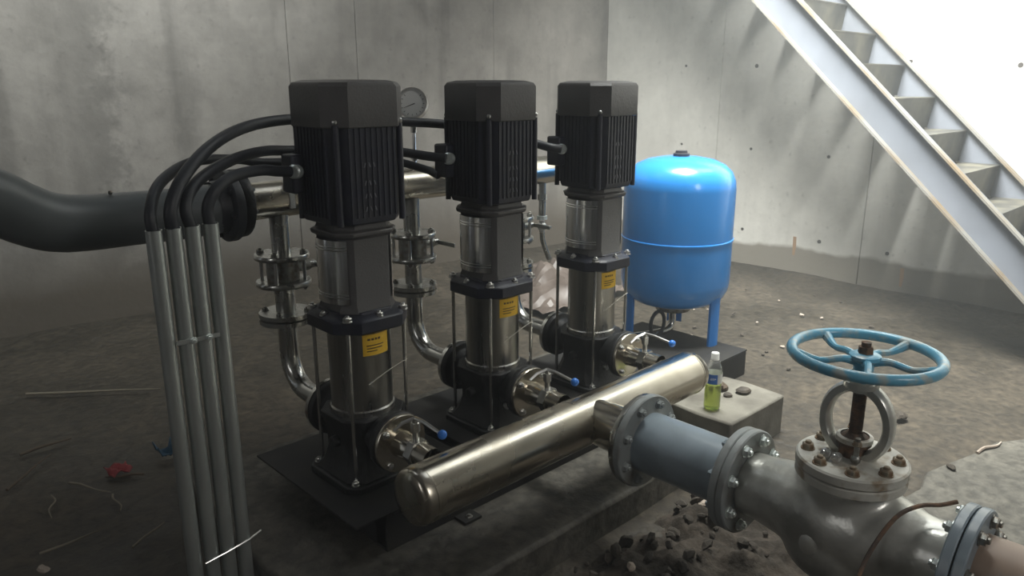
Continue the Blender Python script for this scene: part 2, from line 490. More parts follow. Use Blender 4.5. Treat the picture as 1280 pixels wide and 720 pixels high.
for y, z, r in ((2.75, 1.41, 0.013), (2.743, 0.847, 0.010), (2.183, 0.828, 0.011), (1.736, 0.82, 0.013), (2.761, 0.27, 0.011), (2.186, 0.26, 0.013),
                (1.742, 0.248, 0.012), (3.32, 1.42, 0.009), (1.18, 1.39, 0.014), (1.75, 1.42, 0.012), (3.32, 0.85, 0.009), (1.18, 0.82, 0.012)):
    b = MB(); b.lathe([(0.0005, 0.0), (r * 0.8, 0.0), (r, 0.0025), (r * 1.05, -0.004)], (WX - 0.0005, y, z), (-1, 0, 0), 12)
    b.build('tie_hole', M['pit'], wr)
for y, z0, z1 in ((2.36, 0.14, 0.27), (1.64, 0.05, 0.17)):
    b = MB(); b.add([(WX - 0.0008, y - 0.012, z1), (WX - 0.0008, y + 0.012, z1), (WX - 0.0008, y + 0.006, z0), (WX - 0.0008, y - 0.009, z0),
                     (WX - 0.0008, y - 0.016, (z0 + z1) / 2)], [(0, 4, 3, 2, 1)])
    b.build('rust_streak', M['rust_run'], wr)
b = MB(); b.box((1.3, -2.7, H / 2), (8, 0.2, H)); struct('wall_back', b, M['wall_left'])
b = MB(); b.box((-2.7, 0.9, H / 2), (0.2, 7.2, H)); struct('wall_near', b, M['wall_left'])
# ceiling slab with the stair hatch and a second hatch left open
b = MB()
CT = 0.2


def slab(xa, xb, ya, yb): b.box(((xa + xb) / 2, (ya + yb) / 2, H + 0.1), (xb - xa, yb - ya, CT))


slab(-2.8, 0.2, -2.8, 5.0); slab(0.2, 1.7, -2.8, 2.4); slab(0.2, 1.7, 3.4, 5.0); slab(1.7, 2.1, -2.8, 5.0); slab(2.1, 3.4, -2.8, 0.8); slab(2.1, 3.4, 2.2, 5.0); slab(3.4, 3.8, -2.8, 5.0)
slab(3.8, 5.2, -2.8, 0.4); slab(3.8, 5.2, 1.8, 5.0)
struct('ceiling', b, M['ceiling'])

# muddy floor with shallow relief
from mathutils import noise
b = MB()
nx, ny = 150, 140
vs = []
for j in range(ny + 1):
    for i in range(nx + 1):
        x = -2.6 + 7.7 * i / nx; y = -2.6 + 7.2 * j / ny
        h = 0.011 * noise.fractal(Vector((x * 1.7, y * 1.7, 3.1)), 1.0, 2.0, 5)
        ed = min(1.0, max(0.0, (WX - x) / 0.5)) if x > 4 else 1.0
        bank = 0.0
        dl = wly(x) - y
        if dl < 0.6: bank += 0.05 * (1 - dl / 0.6) ** 2
        if WX - x < 0.4: bank += 0.03 * (1 - (WX - x) / 0.4) ** 2
        vs.append((x, y, h - 0.012 + bank))
b.add(vs, [(j * (nx + 1) + i, j * (nx + 1) + i + 1, (j + 1) * (nx + 1) + i + 1, (j + 1) * (nx + 1) + i) for j in range(ny) for i in range(nx)])
struct('floor', b, M['floor']).location = (0, 0, 0)
# paler raised floor slab at the right, broken edge
pts = [(2.22, -2.5), (4.98, -2.5), (4.98, 0.30), (4.2, 0.40), (3.62, 0.47), (3.16, 0.535), (3.06, 0.60), (2.9, 0.63), (2.73, 0.675), (2.63, 0.70), (2.5, 0.675),
       (2.37, 0.70), (2.30, 0.62), (2.24, 0.4)]
b = MB(); b.prism(pts, -0.03, 0.018)
struct('trim_1', b, M['slab'], bevel=0.006)

# ------------------------------------------------------------------ concrete plinth and block
b = MB(); b.prism([(0.74, 1.25), (1.68, 1.245), (2.24, 1.25), (2.242, 1.50), (2.645, 1.50), (2.65, 1.9), (2.64, 2.28), (1.8, 2.3), (0.76, 2.28), (0.72, 1.8)], -0.04, 0.09)
tag(b.build('concrete_plinth', M['plinth'], None, bevel=0.012), 'long low rough concrete plinth under the black pump skid', 'plinth')
b = MB(); b.prism([(2.252, 1.225), (2.63, 1.22), (2.648, 1.40), (2.64, 1.488), (2.26, 1.488), (2.247, 1.36)], -0.02, 0.14)
t = tag(b.build('concrete_block', M['block'], None, bevel=0.008), 'small chipped grey concrete block carrying the green drink bottle', 'block')

# ------------------------------------------------------------------ black steel skid
SK = 0.20
t = thing('steel_skid', 'black welded steel skid under the three pumps and blue tank', 'frame', (0, 0, 0.09))
for y, sgn in ((1.525, 1), (2.025, -1)):
    # C channel, open side inwards
    b = MB(); hh = SK - 0.09 - 0.006; w_ = 0.045
    prof = [(0, 0), (w_, 0), (w_, 0.008), (0.007, 0.008), (0.007, hh - 0.008), (w_, hh - 0.008), (w_, hh), (0, hh)]
    pl = [[(x, y - sgn * 0.025 + sgn * p, q) for p, q in prof] for x in (0.99, 2.83)]
    b.loft(pl); b.build('channel_beam', M['skid'], t)
for x in (1.015, 1.35, 1.85, 2.35, 2.80):
    b = MB(); b.box((x, 1.775, 0.05), (0.05, 0.45, 0.10)); b.build('cross_member', M['skid'], t, bevel=0.003)
for x in (1.1, 1.6, 2.1):
    b = MB(); b.box((x, 1.775, 0.107), (0.40, 0.548, 0.006)); b.build('deck_plate', M['skid'], t, bevel=0.001)
b = MB(); b.box((2.62, 1.775, 0.107), (0.44, 0.548, 0.006)); b.build('deck_plate', M['skid'], t, bevel=0.001)
for x in (1.25, 2.0):
    bolt((x, 1.47, 0.0), (0, 0, 1), 0.011, M['dullnut'], t, 'anchor_bolt')
    b = MB(); b.box((x, 1.475, 0.004), (0.06, 0.05, 0.008)); b.build('anchor_lug', M['skid'], t)

# ------------------------------------------------------------------ pumps


def make_pump(label):
    P = thing('water_pump', label, 'pump', (1.095, 1.75, SK), 0, 'row of three vertical pumps on the black skid')
    # cast base: foot, volute body, two side ports
    b = MB()
    b.prism(octo(0.125, 0.03), 0.0, 0.022)
    b.loft([octo3(0.115, 0.035, 0.022), octo3(0.10, 0.04, 0.05), octo3(0.088, 0.036, 0.09), octo3(0.09, 0.036, 0.15), octo3(0.103, 0.045, 0.185), octo3(0.103, 0.045, 0.20)])
    b.cyl((0, -0.165, 0.145), (0, 0.165, 0.145), 0.056, n=28)
    for s in (-1, 1):
        b.lathe([(0.056, 0.12), (0.064, 0.145), (0.082, 0.15), (0.084, 0.153), (0.084, 0.170), (0.0005, 0.170)], (0, 0, 0.145), (0, s, 0), 32)
    for sx in (-1, 1):
        b.lathe([(0.0005, 0.108), (0.016, 0.108), (0.018, 0.08)], (0.0, 0.0, 0.12), (sx, 0, 0), 12)
    base = b.build('pump_base', M['cast'], P, bevel=0.004)
    for sx in (-1, 1):
        for sy in (-1, 1): bolt((sx * 0.098, sy * 0.098, 0.022), (0, 0, 1), 0.010, M['nut'], P, 'anchor_bolt')
    b = MB(); b.lathe([(0.0005, 0.01), (0.011, 0.01), (0.011, 0), (0.006, -0.01)], (-0.04, -0.108, 0.09), (0, -1, 0), 6); b.build('drain_plug', M['nut'], base)
    # stainless sleeve
    b = MB()
    b.lathe([(0.091, 0.198), (0.091, 0.214), (0.087, 0.218), (0.087, 0.446), (0.091, 0.452)], (0, 0, 0), (0, 0, 1), 48)
    b.build('sleeve', M['sleeve'], P)
    # sticker wrapped on the sleeve
    b = MB()
    a0, a1, rr = math.radians(243), math.radians(297), 0.0883
    vs = []; n = 10
    for i in range(n + 1):
        a = a0 + (a1 - a0) * i / n
        for z in (0.378, 0.438): vs.append((rr * math.cos(a), rr * math.sin(a), z))
    b.add(vs, [(2 * i, 2 * i + 2, 2 * i + 3, 2 * i + 1) for i in range(n)])
    st = b.build('warning_sticker', M['yellow'], P, label='yellow warning sticker')
    b = MB()
    for k, (z, h, aa, ab) in enumerate(((0.421, 0.006, 252, 257), (0.421, 0.006, 259, 264), (0.421, 0.006, 266, 270), (0.421, 0.006, 272, 277),
                                        (0.405, 0.003, 250, 284), (0.397, 0.003, 250, 281), (0.389, 0.003, 250, 270))):
        m = 4; vs = []
        for i in range(m + 1):
            a = math.radians(aa + (ab - aa) * i / m)
            for zz in (z, z + h): vs.append((0.0887 * math.cos(a), 0.0887 * math.sin(a), zz))
        b.add(vs, [(2 * i, 2 * i + 2, 2 * i + 3, 2 * i + 1) for i in range(m)])
    b.build('print', M['print'], st)
    # head flange
    b = MB()
    b.loft([octo3(0.112, 0.055, 0.450), octo3(0.120, 0.055, 0.455), octo3(0.120, 0.055, 0.486), octo3(0.113, 0.055, 0.493), octo3(0.095, 0.05, 0.499), octo3(0.092, 0.045, 0.506)])
    hd = b.build('head_flange', M['black'], P, bevel=0.002)
    for sx in (-1, 1):
        for sy in (-1, 1):
            b = MB(); b.cyl((sx * 0.089, sy * 0.089, 0.018), (sx * 0.089, sy * 0.089, 0.455), 0.0055, n=10)
            b.build('tie_rod', M['rod'], P)
            bolt((sx * 0.089, sy * 0.089, 0.489), (0, 0, 1), 0.012, M['nut'], P, 'tie_rod_nut')
    for p in ((0.105, 0), (-0.105, 0), (0, 0.105), (0, -0.105)):
        bolt((p[0], p[1], 0.491), (0, 0, 1), 0.0105, M['nut'], P, 'flange_bolt')
    # motor stool with two cast webs
    b = MB()
    b.loft([octo3(0.088, 0.034, 0.500), octo3(0.086, 0.034, 0.512), octo3(0.082, 0.03, 0.520), octo3(0.082, 0.03, 0.702), octo3(0.094, 0.036, 0.708), octo3(0.096, 0.036, 0.720), octo3(0.086, 0.036, 0.724), octo3(0.082, 0.036, 0.742)])
    b.build('motor_stool', M['cover'], P, bevel=0.003)
    for sgn in (180, 0):
        b = MB(); vs = []; n = 20
        for r in (0.1005, 0.0985):
            for i in range(n + 1):
                a = math.radians(sgn - 47 + 94 * i / n)
                for z in (0.527, 0.698): vs.append((r * math.cos(a), r * math.sin(a), z))
        k = 2 * (n + 1)
        fs = [(2 * i + 1, 2 * i + 3, 2 * i + 2, 2 * i) for i in range(n)] + [(k + 2 * i, k + 2 * i + 2, k + 2 * i + 3, k + 2 * i + 1) for i in range(n)]
        fs += [(2 * i, 2 * i + 2, k + 2 * i + 2, k + 2 * i) for i in range(n)] + [(k + 2 * i + 1, k + 2 * i + 3, 2 * i + 3, 2 * i + 1) for i in range(n)]
        fs += [(0, 1, k + 1, k), (2 * n + 1, 2 * n, k + 2 * n, k + 2 * n + 1)]
        b.add(vs, [tuple(f) for f in fs])
        gd = b.build('coupling_guard', M['guard'], P, label='shiny stainless coupling guard')
        for z in (0.545, 0.553, 0.672, 0.680):
            b = MB()
            b.tube([(0.1008 * math.cos(math.radians(sgn - 46 + 92 * i / 12)), 0.1008 * math.sin(math.radians(sgn - 46 + 92 * i / 12)), z) for i in range(13)], 0.0013, 5)
            b.build('bead', M['nut'], gd)
    # motor: rounded square barrel, vertical fins, corner bolts
    b = MB()
    b.loft([octo3(0.085, 0.04, 0.738), octo3(0.104, 0.04, 0.743), octo3(0.108, 0.04, 0.76), octo3(0.108, 0.04, 0.995)])
    mo = b.build('motor_body', M['black'], P, bevel=0.003)
    b = MB()
    for sx, sy in ((1, 0), (-1, 0), (0, 1), (0, -1)):
        for k in range(-4, 5):
            off = k * 0.0165
            c = (sx * 0.108 + (off if sx == 0 else 0), sy * 0.108 + (off if sy == 0 else 0), 0.876)
            d = (0.006, 0.005, 0.232) if sx else (0.005, 0.006, 0.232)
            b.box(c, d)
    f = b.build('cooling_fins', M['black'], P); f['kind'] = 'stuff'
    for sx in (-1, 1):
        for sy in (-1, 1):
            b = MB(); b.cyl((sx * 0.095, sy * 0.095, 0.742), (sx * 0.095, sy * 0.095, 0.992), 0.0085, n=12)
            b.build('corner_rib', M['black'], P)
    for i, z in enumerate((0.782, 0.815, 0.848, 0.893)):
        b = MB()
        for dx in (-0.014, 0.0, 0.014):
            b.box((-0.012 + dx, -0.1115, z), (0.0028, 0.0015, 0.012), R=Matrix.Rotation(0.35 if dx < 0 else -0.35, 3, 'Y'))
        b.build('fin_mark', M['finmark'], mo)
    # fan cover with chamfered crown
    b = MB()
    b.loft([octo3(0.1195, 0.05, 0.985), octo3(0.1215, 0.05, 0.988), octo3(0.1215, 0.05, 1.084), octo3(0.116, 0.05, 1.094), octo3(0.095, 0.045, 1.100), octo3(0.06, 0.03, 1.101)])
    fc = b.build('fan_cover', M['cover'], P, bevel=0.003, label='dark grey fan cover')
    for sx in (-1, 1):
        for sy in (-1, 1):
            b = MB(); d = Vector((sx, sy, 0)).normalized()
            b.lathe([(0.0065, -0.004), (0.0065, 0.003), (0.004, 0.006), (0.0005, 0.0065)], d * 0.1365 + Vector((0, 0, 1.0)), d, 10)
            b.build('screw', M['nut'], fc)
    # terminal box and gland on the left face
    b = MB(); b.box((-0.124, 0.075, 0.865), (0.036, 0.058, 0.10)); tb = b.build('terminal_box', M['black'], P, bevel=0.006)
    b = MB()
    b.lathe([(0.0005, 0.0), (0.012, 0.0), (0.012, 0.010), (0.018, 0.010), (0.018, 0.020), (0.014, 0.021), (0.014, 0.025), (0.018, 0.026), (0.018, 0.036), (0.014, 0.040), (0.013, 0.046), (0.0005, 0.046)],
            (-0.122, 0.050, 0.872), (-0.70, -0.62, 0.09), 18)
    b.build('cable_gland', M['brightnut'], P, label='bright metal cable gland')
    # thin pale strand across the sleeve
    b = MB()
    b.tube([(-0.035, -0.093, 0.300), (0.0, -0.0965, 0.316), (0.04, -0.096, 0.330), (0.075, -0.0965, 0.340), (0.092, -0.096, 0.343)], 0.0012, 6, sub=4)
    b.build('thin_strand', M['wire'], P)
    return P


pump = make_pump('black motor pump nearest the camera, leftmost of the row, beside the conduits')
px = [(1.60, 'middle black motor pump of the three, between its two neighbours'), (2.10, 'farthest and rightmost black motor pump, next to the blue tank')]
for x, lab in px:
    c = copy_tree(pump); c.location = (x, 1.75, SK); c['label'] = lab

# ------------------------------------------------------------------ suction header behind the pumps
HZ, HY = 0.95, 2.17
PZ = SK + 0.145
t = thing('suction_header', 'long polished stainless suction header pipe running behind the pumps', 'pipe', (0.95, HY, HZ))
b = MB(); b.lathe([(0.0005, 0.03), (0.056, 0.03), (0.056, 1.40), (0.045, 1.425), (0.02, 1.437), (0.0005, 1.44)], (0, 0, 0), (1, 0, 0), 40)
b.build('header_pipe', M['steel'], t)
b = MB(); b.lathe([(0.056, -0.012), (0.098, -0.012), (0.100, -0.008), (0.100, 0.014), (0.098, 0.017), (0.056, 0.017), (0.0005, 0.017)], (0.013, 0, 0), (1, 0, 0), 36)
b.build('end_flange', M['cast'], t)
for p in ring_pts((0.030, 0, 0), (1, 0, 0), 0.082, 8, 0.2): bolt(p, (1, 0, 0), 0.009, M['dullnut'], t, 'flange_bolt')
for x in (1.095, 1.60, 2.10):
    b = MB(); b.lathe([(0.031, 0.035), (0.030, 0.06), (0.030, 0.17)], (x - 0.95, 0, 0), (0, 0, -1), 28); b.build('branch_pipe', M['steelcool'], t)
b = MB(); b.box((0.165, -0.045, 0.02), (0.016, 0.03, 0.09)); b.build('pipe_label', M['white'], t, label='small white tag on the header pipe')


def make_iso(label):
    V = thing('isolating_valve', label, 'valve', (1.095, HY, 0.69), 0, 'isolating valves under the suction header')
    b = MB(); b.cyl((0, 0, 0.005), (0, 0, 0.075), 0.05, n=28); b.lathe([(0.018, 0.0), (0.018, 0.09)], (0, 0, 0.04), (1, 0.0, 0), 14); b.build('valve_body', M['dullnut'], V)
    for z0, z1 in ((0.075, 0.091), (-0.011, 0.005)):
        b = MB(); b.lathe([(0.0005, z0), (0.083, z0), (0.085, z0 + 0.003), (0.085, z1 - 0.003), (0.083, z1), (0.0005, z1)], (0, 0, 0), (0, 0, 1), 32); b.build('flange', M['steelcool'], V)
    for p in ring_pts((0, 0, 0.091), (0, 0, 1), 0.068, 4, PI / 4): bolt(p, (0, 0, 1), 0.0105, M['dullnut'], V, 'flange_bolt')
    for p in ring_pts((0, 0, -0.011), (0, 0, 1), 0.068, 4, PI / 4):
        bolt(p, (0, 0, -1), 0.0105, M['dullnut'], V, 'flange_bolt')
        b = MB(); b.cyl((p[0], p[1], -0.01), (p[0], p[1], 0.09), 0.0055, n=8); b.build('stud', M['nut'], V)
    b = MB(); b.cyl((0.09, 0, 0.04), (0.112, 0, 0.04), 0.014, n=14); b.box((0.108, -0.045, 0.04), (0.006, 0.12, 0.016)); b.build('lever', M['steelcool'], V, bevel=0.002)
    return V


iso = make_iso('isolating valve under header behind the nearest pump, left')
for x, lab in ((1.60, 'isolating valve seen between nearest and middle pumps'), (2.10, 'isolating valve mostly hidden behind the middle and far pumps')):
    c = copy_tree(iso); c.location = (x, HY, 0.69); c['label'] = lab


def make_elbow(label):
    V = thing('suction_elbow', label, 'pipe', (1.095, HY, PZ - 0.03), 0, 'stainless elbows feeding the pumps')
    z0 = 0.679 - (PZ - 0.03)
    R = 0.11; c = PZ - (PZ - 0.03)
    pts = [(0, 0, z0)]
    pts += [(0, 0, c + R + 0.02)]
    for i in range(9):
        a = PI / 2 * i / 8
        pts.append((0, -R + R * math.cos(a), c + R - R * math.sin(a)))
    pts.append((0, 1.935 - HY, c))
    b = MB(); b.tube(pts, 0.031, 26); b.build('bent_pipe', M['steelcool'], V)
    for zc in (0.575 - PZ + 0.03,):
        for q in (-0.010, 0.010):
            b = MB(); b.cyl((0, 0, zc + q - 0.007), (0, 0, zc + q + 0.007), 0.084, n=32); b.build('flange', M['steelcool'], V)
        for p in ring_pts((0, 0, zc + 0.017), (0, 0, 1), 0.067, 4, PI / 4): bolt(p, (0, 0, 1), 0.0095, M['dullnut'], V, 'flange_bolt')
    b = MB(); b.cyl((0, 1.9215 - HY, c), (0, 1.936 - HY, c), 0.084, n=32); b.build('port_flange', M['steelcool'], V)
    for p in ring_pts((0, 1.936 - HY, c), (0, 1, 0), 0.067, 4, PI / 4): bolt(p, (0, 1, 0), 0.0095, M['dullnut'], V, 'flange_bolt')
    return V


el = make_elbow('stainless elbow pipe feeding the nearest pump from behind')
for x, lab in ((1.60, 'stainless elbow pipe feeding the middle pump, seen in the first gap'), (2.10, 'stainless elbow pipe feeding the farthest pump, flange seen in the second gap')):
    c = copy_tree(el); c.location = (x, HY, PZ - 0.03); c['label'] = lab

# pressure gauge on top of the header
g = thing('pressure_gauge', 'round white faced pressure gauge standing on the header behind the nearest pump', 'gauge', (1.622, HY, HZ + 0.052))
b = MB(); b.cyl((0, 0, 0), (0, 0, 0.172), 0.006, n=10); b.cyl((0, 0, 0.03), (0, 0, 0.05), 0.013, n=6); b.cyl((0, 0, 0.125), (0, 0, 0.145), 0.011, n=6)
b.build('stem', M['nut'], g)
ax = Vector((-0.72, -0.62, 0.2)).normalized(); gc = Vector((0, 0, 0.222))
b = MB(); b.lathe([(0.0005, -0.03), (0.046, -0.03), (0.050, -0.02), (0.050, 0.012), (0.053, 0.014), (0.053, 0.020), (0.046, 0.020), (0.046, 0.006), (0.0005, 0.006)], gc, ax, 36); cs = b.build('case', M['nut'], g)
b = MB(); b.lathe([(0.0005, 0.0075), (0.0455, 0.0075)], gc, ax, 36); dl = b.build('dial', M['dial'], g)
dd, uu, vv = frame_of(ax)
b = MB()
for i in range(13):
    a = math.radians(-45 + 270 * i / 12)
    p = gc + ax * 0.0083 + (uu * math.cos(a) + vv * math.sin(a)) * 0.036; q = gc + ax * 0.0083 + (uu * math.cos(a) + vv * math.sin(a)) * 0.042
    b.tube([p, q], 0.0009, 4)
b.build('dial_marks', M['mark'], dl)
b = MB(); b.tube([gc + ax * 0.009 - uu * 0.008, gc + ax * 0.009 + uu * 0.03 + vv * 0.015], [0.0018, 0.0006], 5); b.build('needle', M['mark'], dl)
b = MB(); b.lathe([(0.0005, 0.0165), (0.0455, 0.0165)], gc, ax, 30); b.build('glass', M['gaugeglass'], g)

# small tap hanging on the header
g = thing('drain_tap', 'small bright metal drain tap hanging under the header right of the middle pump', 'tap', (2.27, HY, 0.60))
b = MB(); b.cyl((0, 0, 0.30), (0, 0, 0.25), 0.015, n=16); b.cyl((0, 0, 0.25), (0, 0, 0.225), 0.02, n=6); b.cyl((0, 0, 0.225), (0, 0, 0.16), 0.015, n=16); b.build('tap_body', M['steelcool'], g)
b = MB(); b.cyl((0, 0, 0.16), (0, 0, 0.145), 0.022, n=20); b.build('union_ring', M['brightnut'], g)
b = MB(); b.ball((0, 0, 0.115), 0.02, 14); b.cyl((0, 0, 0.14), (0, 0, 0.09), 0.012, n=12); b.build('ball_housing', M['nut'], g)
b = MB(); b.tube([(0, 0, 0.10), (0.004, 0, 0.06), (0.02, 0, 0.02), (0.045, 0, -0.03)], 0.011, 12, sub=4); b.build('outlet_pipe', M['steelcool'], g)
b = MB(); b.box((0.0, -0.025, 0.118), (0.01, 0.05, 0.006)); b.build('tap_handle', M['nut'], g)

# ------------------------------------------------------------------ discharge header in front, with the tee outlet
DZ, DY = 0.338, 1.33
t = thing('discharge_header', 'thick polished stainless discharge pipe lying in front of the pumps', 'pipe', (0.95, DY, DZ))
b = MB()
b.lathe([(0.0005, -0.010), (0.04, -0.009), (0.060, -0.006), (0.0685, 0.0), (0.0725, 0.009), (0.0725, 0.028), (0.0735, 0.029), (0.0735, 0.033), (0.0725, 0.034),
         (0.0725, 1.16), (0.0735, 1.161), (0.0735, 1.165), (0.0725, 1.166), (0.068, 1.19), (0.05, 1.20), (0.0005, 1.205)], (0, 0, 0), (1, 0, 0), 64)
b.build('header_pipe', M['steel'], t)
b = MB(); b.lathe([(0.066, 0.030), (0.066, 0.07), (0.068, 0.08), (0.068, 0.184), (0.066, 0.184)], (0.65, 0, 0), (0, -1, 0), 48); b.build('tee_branch', M['steel'], t)
b = MB(); b.lathe([(0.068, 0.174), (0.125, 0.174), (0.127, 0.177), (0.127, 0.189), (0.125, 0.191), (0.0005, 0.191)], (0.65, 0, 0), (0, -1, 0), 48); b.build('outlet_flange', M['steelcool'], t)
for p in ring_pts((0.65, -0.174, 0), (0, 1, 0), 0.105, 8, PI / 8): bolt(p, (0, 1, 0), 0.011, M['dullnut'], t, 'flange_bolt')
for x in (1.095, 1.60, 2.10):
    b = MB(); b.lathe([(0.031, 0.05), (0.0305, 0.075), (0.0305, 0.10)], (x - 0.95, 0, -0.005), (0, 1, 0), 28); b.build('branch_pipe', M['steel'], t)


def make_ball(label):
    V = thing('ball_valve', label, 'valve', (1.095, 1.50, PZ), 0, 'blue knobbed valves between the pumps and the front pipe')
    b = MB(); b.lathe([(0.0005, -0.079), (0.080, -0.079), (0.082, -0.076), (0.082, -0.069), (0.080, -0.066), (0.038, -0.064), (0.036, -0.050), (0.033, 0.0), (0.033, 0.069)], (0, 0, 0), (0, -1, 0), 40)
    b.build('flanged_body', M['steel'], V)
    for p in ring_pts((0, 0.066, 0), (0, -1, 0), 0.066, 4, PI / 4 + 0.1): bolt(p, (0, -1, 0), 0.0095, M['nut'], V, 'flange_bolt')
    b = MB(); b.lathe([(0.033, -0.01), (0.040, -0.008), (0.040, 0.018), (0.033, 0.02)], (0, 0, 0), (0, -1, 0), 6); b.build('hex_union', M['steelcool'], V)
    b = MB(); b.cyl((0, 0.0, 0.028), (0, 0.0, 0.098), 0.009, n=12); b.cyl((0, 0, 0.06), (0, 0, 0.085), 0.013, n=6); b.build('spindle', M['nut'], V)
    b = MB(); b.tube([(0, 0.0, 0.098), (0.0, -0.04, 0.098), (0.0, -0.105, 0.090)], [0.0055, 0.005, 0.0045], 8)
    b.tube([(0, 0.0, 0.098), (-0.03, 0.015, 0.088), (-0.055, 0.02, 0.072)], [0.0055, 0.005, 0.004], 8)
    lv = b.build('lever', M['nut'], V)
    b = MB(); b.ball((0, -0.112, 0.089), 0.0125, 16); b.build('knob', M['blueknob'], lv, label='round blue knob')
    return V


bv = make_ball('blue knobbed stainless valve in front of the nearest pump, by the pipe end cap')
for x, lab in ((1.60, 'blue knobbed stainless valve in front of the middle pump'), (2.10, 'blue knobbed stainless valve in front of the farthest pump, nearest the tank')):
    c = copy_tree(bv); c.location = (x, 1.50, PZ); c['label'] = lab

# ------------------------------------------------------------------ grey outlet spool, stop valve, last pipe
OX = 1.60
t = thing('outlet_spool', 'short fat blue-grey painted pipe bolted to the stainless tee', 'pipe', (OX, 1.0, DZ))
b = MB(); b.lathe([(0.084, 1.0 - 1.117), (0.084, 1.0 - 0.850)], (0, 0, 0), (0, -1, 0), 56); b.build('pipe', M['pipegrey'], t)
for y0, y1, mt in ((1.117, 1.138, 'flangegrey'), (0.829, 0.850, 'flangegrey')):
    b = MB(); b.lathe([(0.07, 1 - y1), (0.128, 1 - y1), (0.1305, 1 - y1 + 0.003), (0.1305, 1 - y0 - 0.003), (0.128, 1 - y0), (0.09, 1 - y0), (0.084, 1 - y0 + 0.004 if y0 > 1 else 1 - y0)], (0, 0, 0), (0, -1, 0), 56)
    b.build('flange', M[mt], t, label='grey painted flange ring')
for p in ring_pts((0, 0.117, 0), (0, 1, 0), 0.107, 8, PI / 8): bolt(p, (0, -1, 0), 0.0125, M['flangegrey'], t, 'flange_bolt')
for p in ring_pts((0, -0.150, 0), (0, 1, 0), 0.107, 8, PI / 8): bolt(p, (0, 1, 0), 0.0125, M['pipegrey'], t, 'flange_bolt')
b = MB(); b.tube([(0.05, 0.08, -0.075), (0.05, 0.03, -0.078), (0.055, 0.0, -0.072)], 0.0025, 6); b.build('weld_drip', M['white'], t)

VY = 0.575
t = thing('stop_valve', 'big silver painted stop valve with round bonnet and blue handwheel', 'valve', (OX, VY, DZ))
b = MB()
b.lathe([(0.0005, -0.240), (0.078, -0.240), (0.080, -0.19), (0.092, -0.12), (0.108, -0.06), (0.112, 0.0), (0.106, 0.06), (0.09, 0.12), (0.078, 0.17), (0.078, 0.225), (0.0005, 0.225)], (0, 0, 0), (0, -1, 0), 40)
b.ball((0, 0.01, -0.055), 0.118, 32, (0.95, 1.05, 0.85))
b.cyl((0, 0, 0), (0, 0, 0.112), 0.096, n=40)
body = b.build('valve_body', M['silver'], t)
rm = body.modifiers.new('remesh', 'REMESH'); rm.mode = 'VOXEL'; rm.voxel_size = 0.006; rm.use_smooth_shade = True
sm = body.modifiers.new('smooth', 'SMOOTH'); sm.iterations = 12; sm.factor = 0.6
b = MB(); b.ball((0, 0, 0), 0.034, 18, (1, 1, 0.4)); o = b.build('cast_boss', M['silver'], t); o.location = (-0.098, 0.02, -0.03); o.rotation_euler = (0, -PI / 2, 0.25)
for s, r, y in ((1, 0.131, 0.2430), (-1, 0.131, 0.235)):
    b = MB(); h = 0.0105
    b.lathe([(0.07, -h), (r - 0.003, -h), (r, -h + 0.003), (r, h - 0.003), (r - 0.003, h), (0.07, h)], (0, s * y, 0), (0, 1, 0), 56)
    b.build('end_flange', M['flangegrey'] if s > 0 else M['pipegrey'], t, label='end flange of the valve')
for p in ring_pts((0, 0.2325, 0), (0, 1, 0), 0.107, 8, PI / 8): bolt(p, (0, -1, 0), 0.0135, M['brightnut'], t, 'flange_bolt')
for p in ring_pts((0, -0.2245, 0), (0, 1, 0), 0.107, 8, PI / 8): bolt(p, (0, 1, 0), 0.0135, M['brightnut'], t, 'flange_bolt')
# bonnet: two stacked discs
b = MB(); b.lathe([(0.0005, 0.080), (0.112, 0.080), (0.116, 0.084), (0.116, 0.100), (0.113, 0.103), (0.0005, 0.103)], (0, 0, 0.03), (0, 0, 1), 56); b.build('lower_bonnet_flange', M['bonnet'], t)
b = MB(); b.lathe([(0.0005, 0.1045), (0.114, 0.1045), (0.117, 0.108), (0.117, 0.125), (0.113, 0.129), (0.055, 0.130), (0.045, 0.134), (0.0005, 0.136)], (0, 0, 0.03), (0, 0, 1), 56)
b.build('bonnet', M['bonnet'], t)
for p in ring_pts((0, 0, 0.159), (0, 0, 1), 0.092, 8, PI / 8): bolt(p, (0, 0, 1), 0.0135, M['rustnut'], t, 'bonnet_bolt')
# yoke: an oval ring with flat arms
b = MB()
pl = []
N_ = 40
for i in range(N_):
    a = 2 * PI * i / N_
    y, z = 0.068 * math.cos(a), 0.242 + 0.083 * math.sin(a)
    ny_, nz_ = math.cos(a), math.sin(a)
    wd = 0.017
    th = 0.0105 + 0.002 * abs(nz_)
    pl.append([(sx * wd, y + ny_ * q, z + nz_ * q) for sx, q in ((-1, -th * 0.6), (-0.6, -th), (0.6, -th), (1, -th * 0.6), (1, th * 0.6), (0.6, th), (-0.6, th), (-1, th * 0.6))])
vs = [p for q in pl for p in q]
fs = [(i * 8 + k, i * 8 + (k + 1) % 8, ((i + 1) % N_) * 8 + (k + 1) % 8, ((i + 1) % N_) * 8 + k) for i in range(N_) for k in range(8)]
b.add(vs, fs)
b.cyl((0, 0, 0.315), (0, 0, 0.362), 0.026, 0.022, n=28)
b.lathe([(0.036, 0.0), (0.036, 0.012)], (0, 0, 0.325), (0, 0, 1), 28)
b.build('yoke', M['silver'], t, ang=50)
b = MB(); prof = []
z = 0.17
while z < 0.35:
    prof += [(0.0125, z), (0.0145, z + 0.002)]; z += 0.004
b.lathe(prof, (0, 0, 0), (0, 0, 1), 18); b.build('stem', M['rust'], t, label='rusty threaded stem')
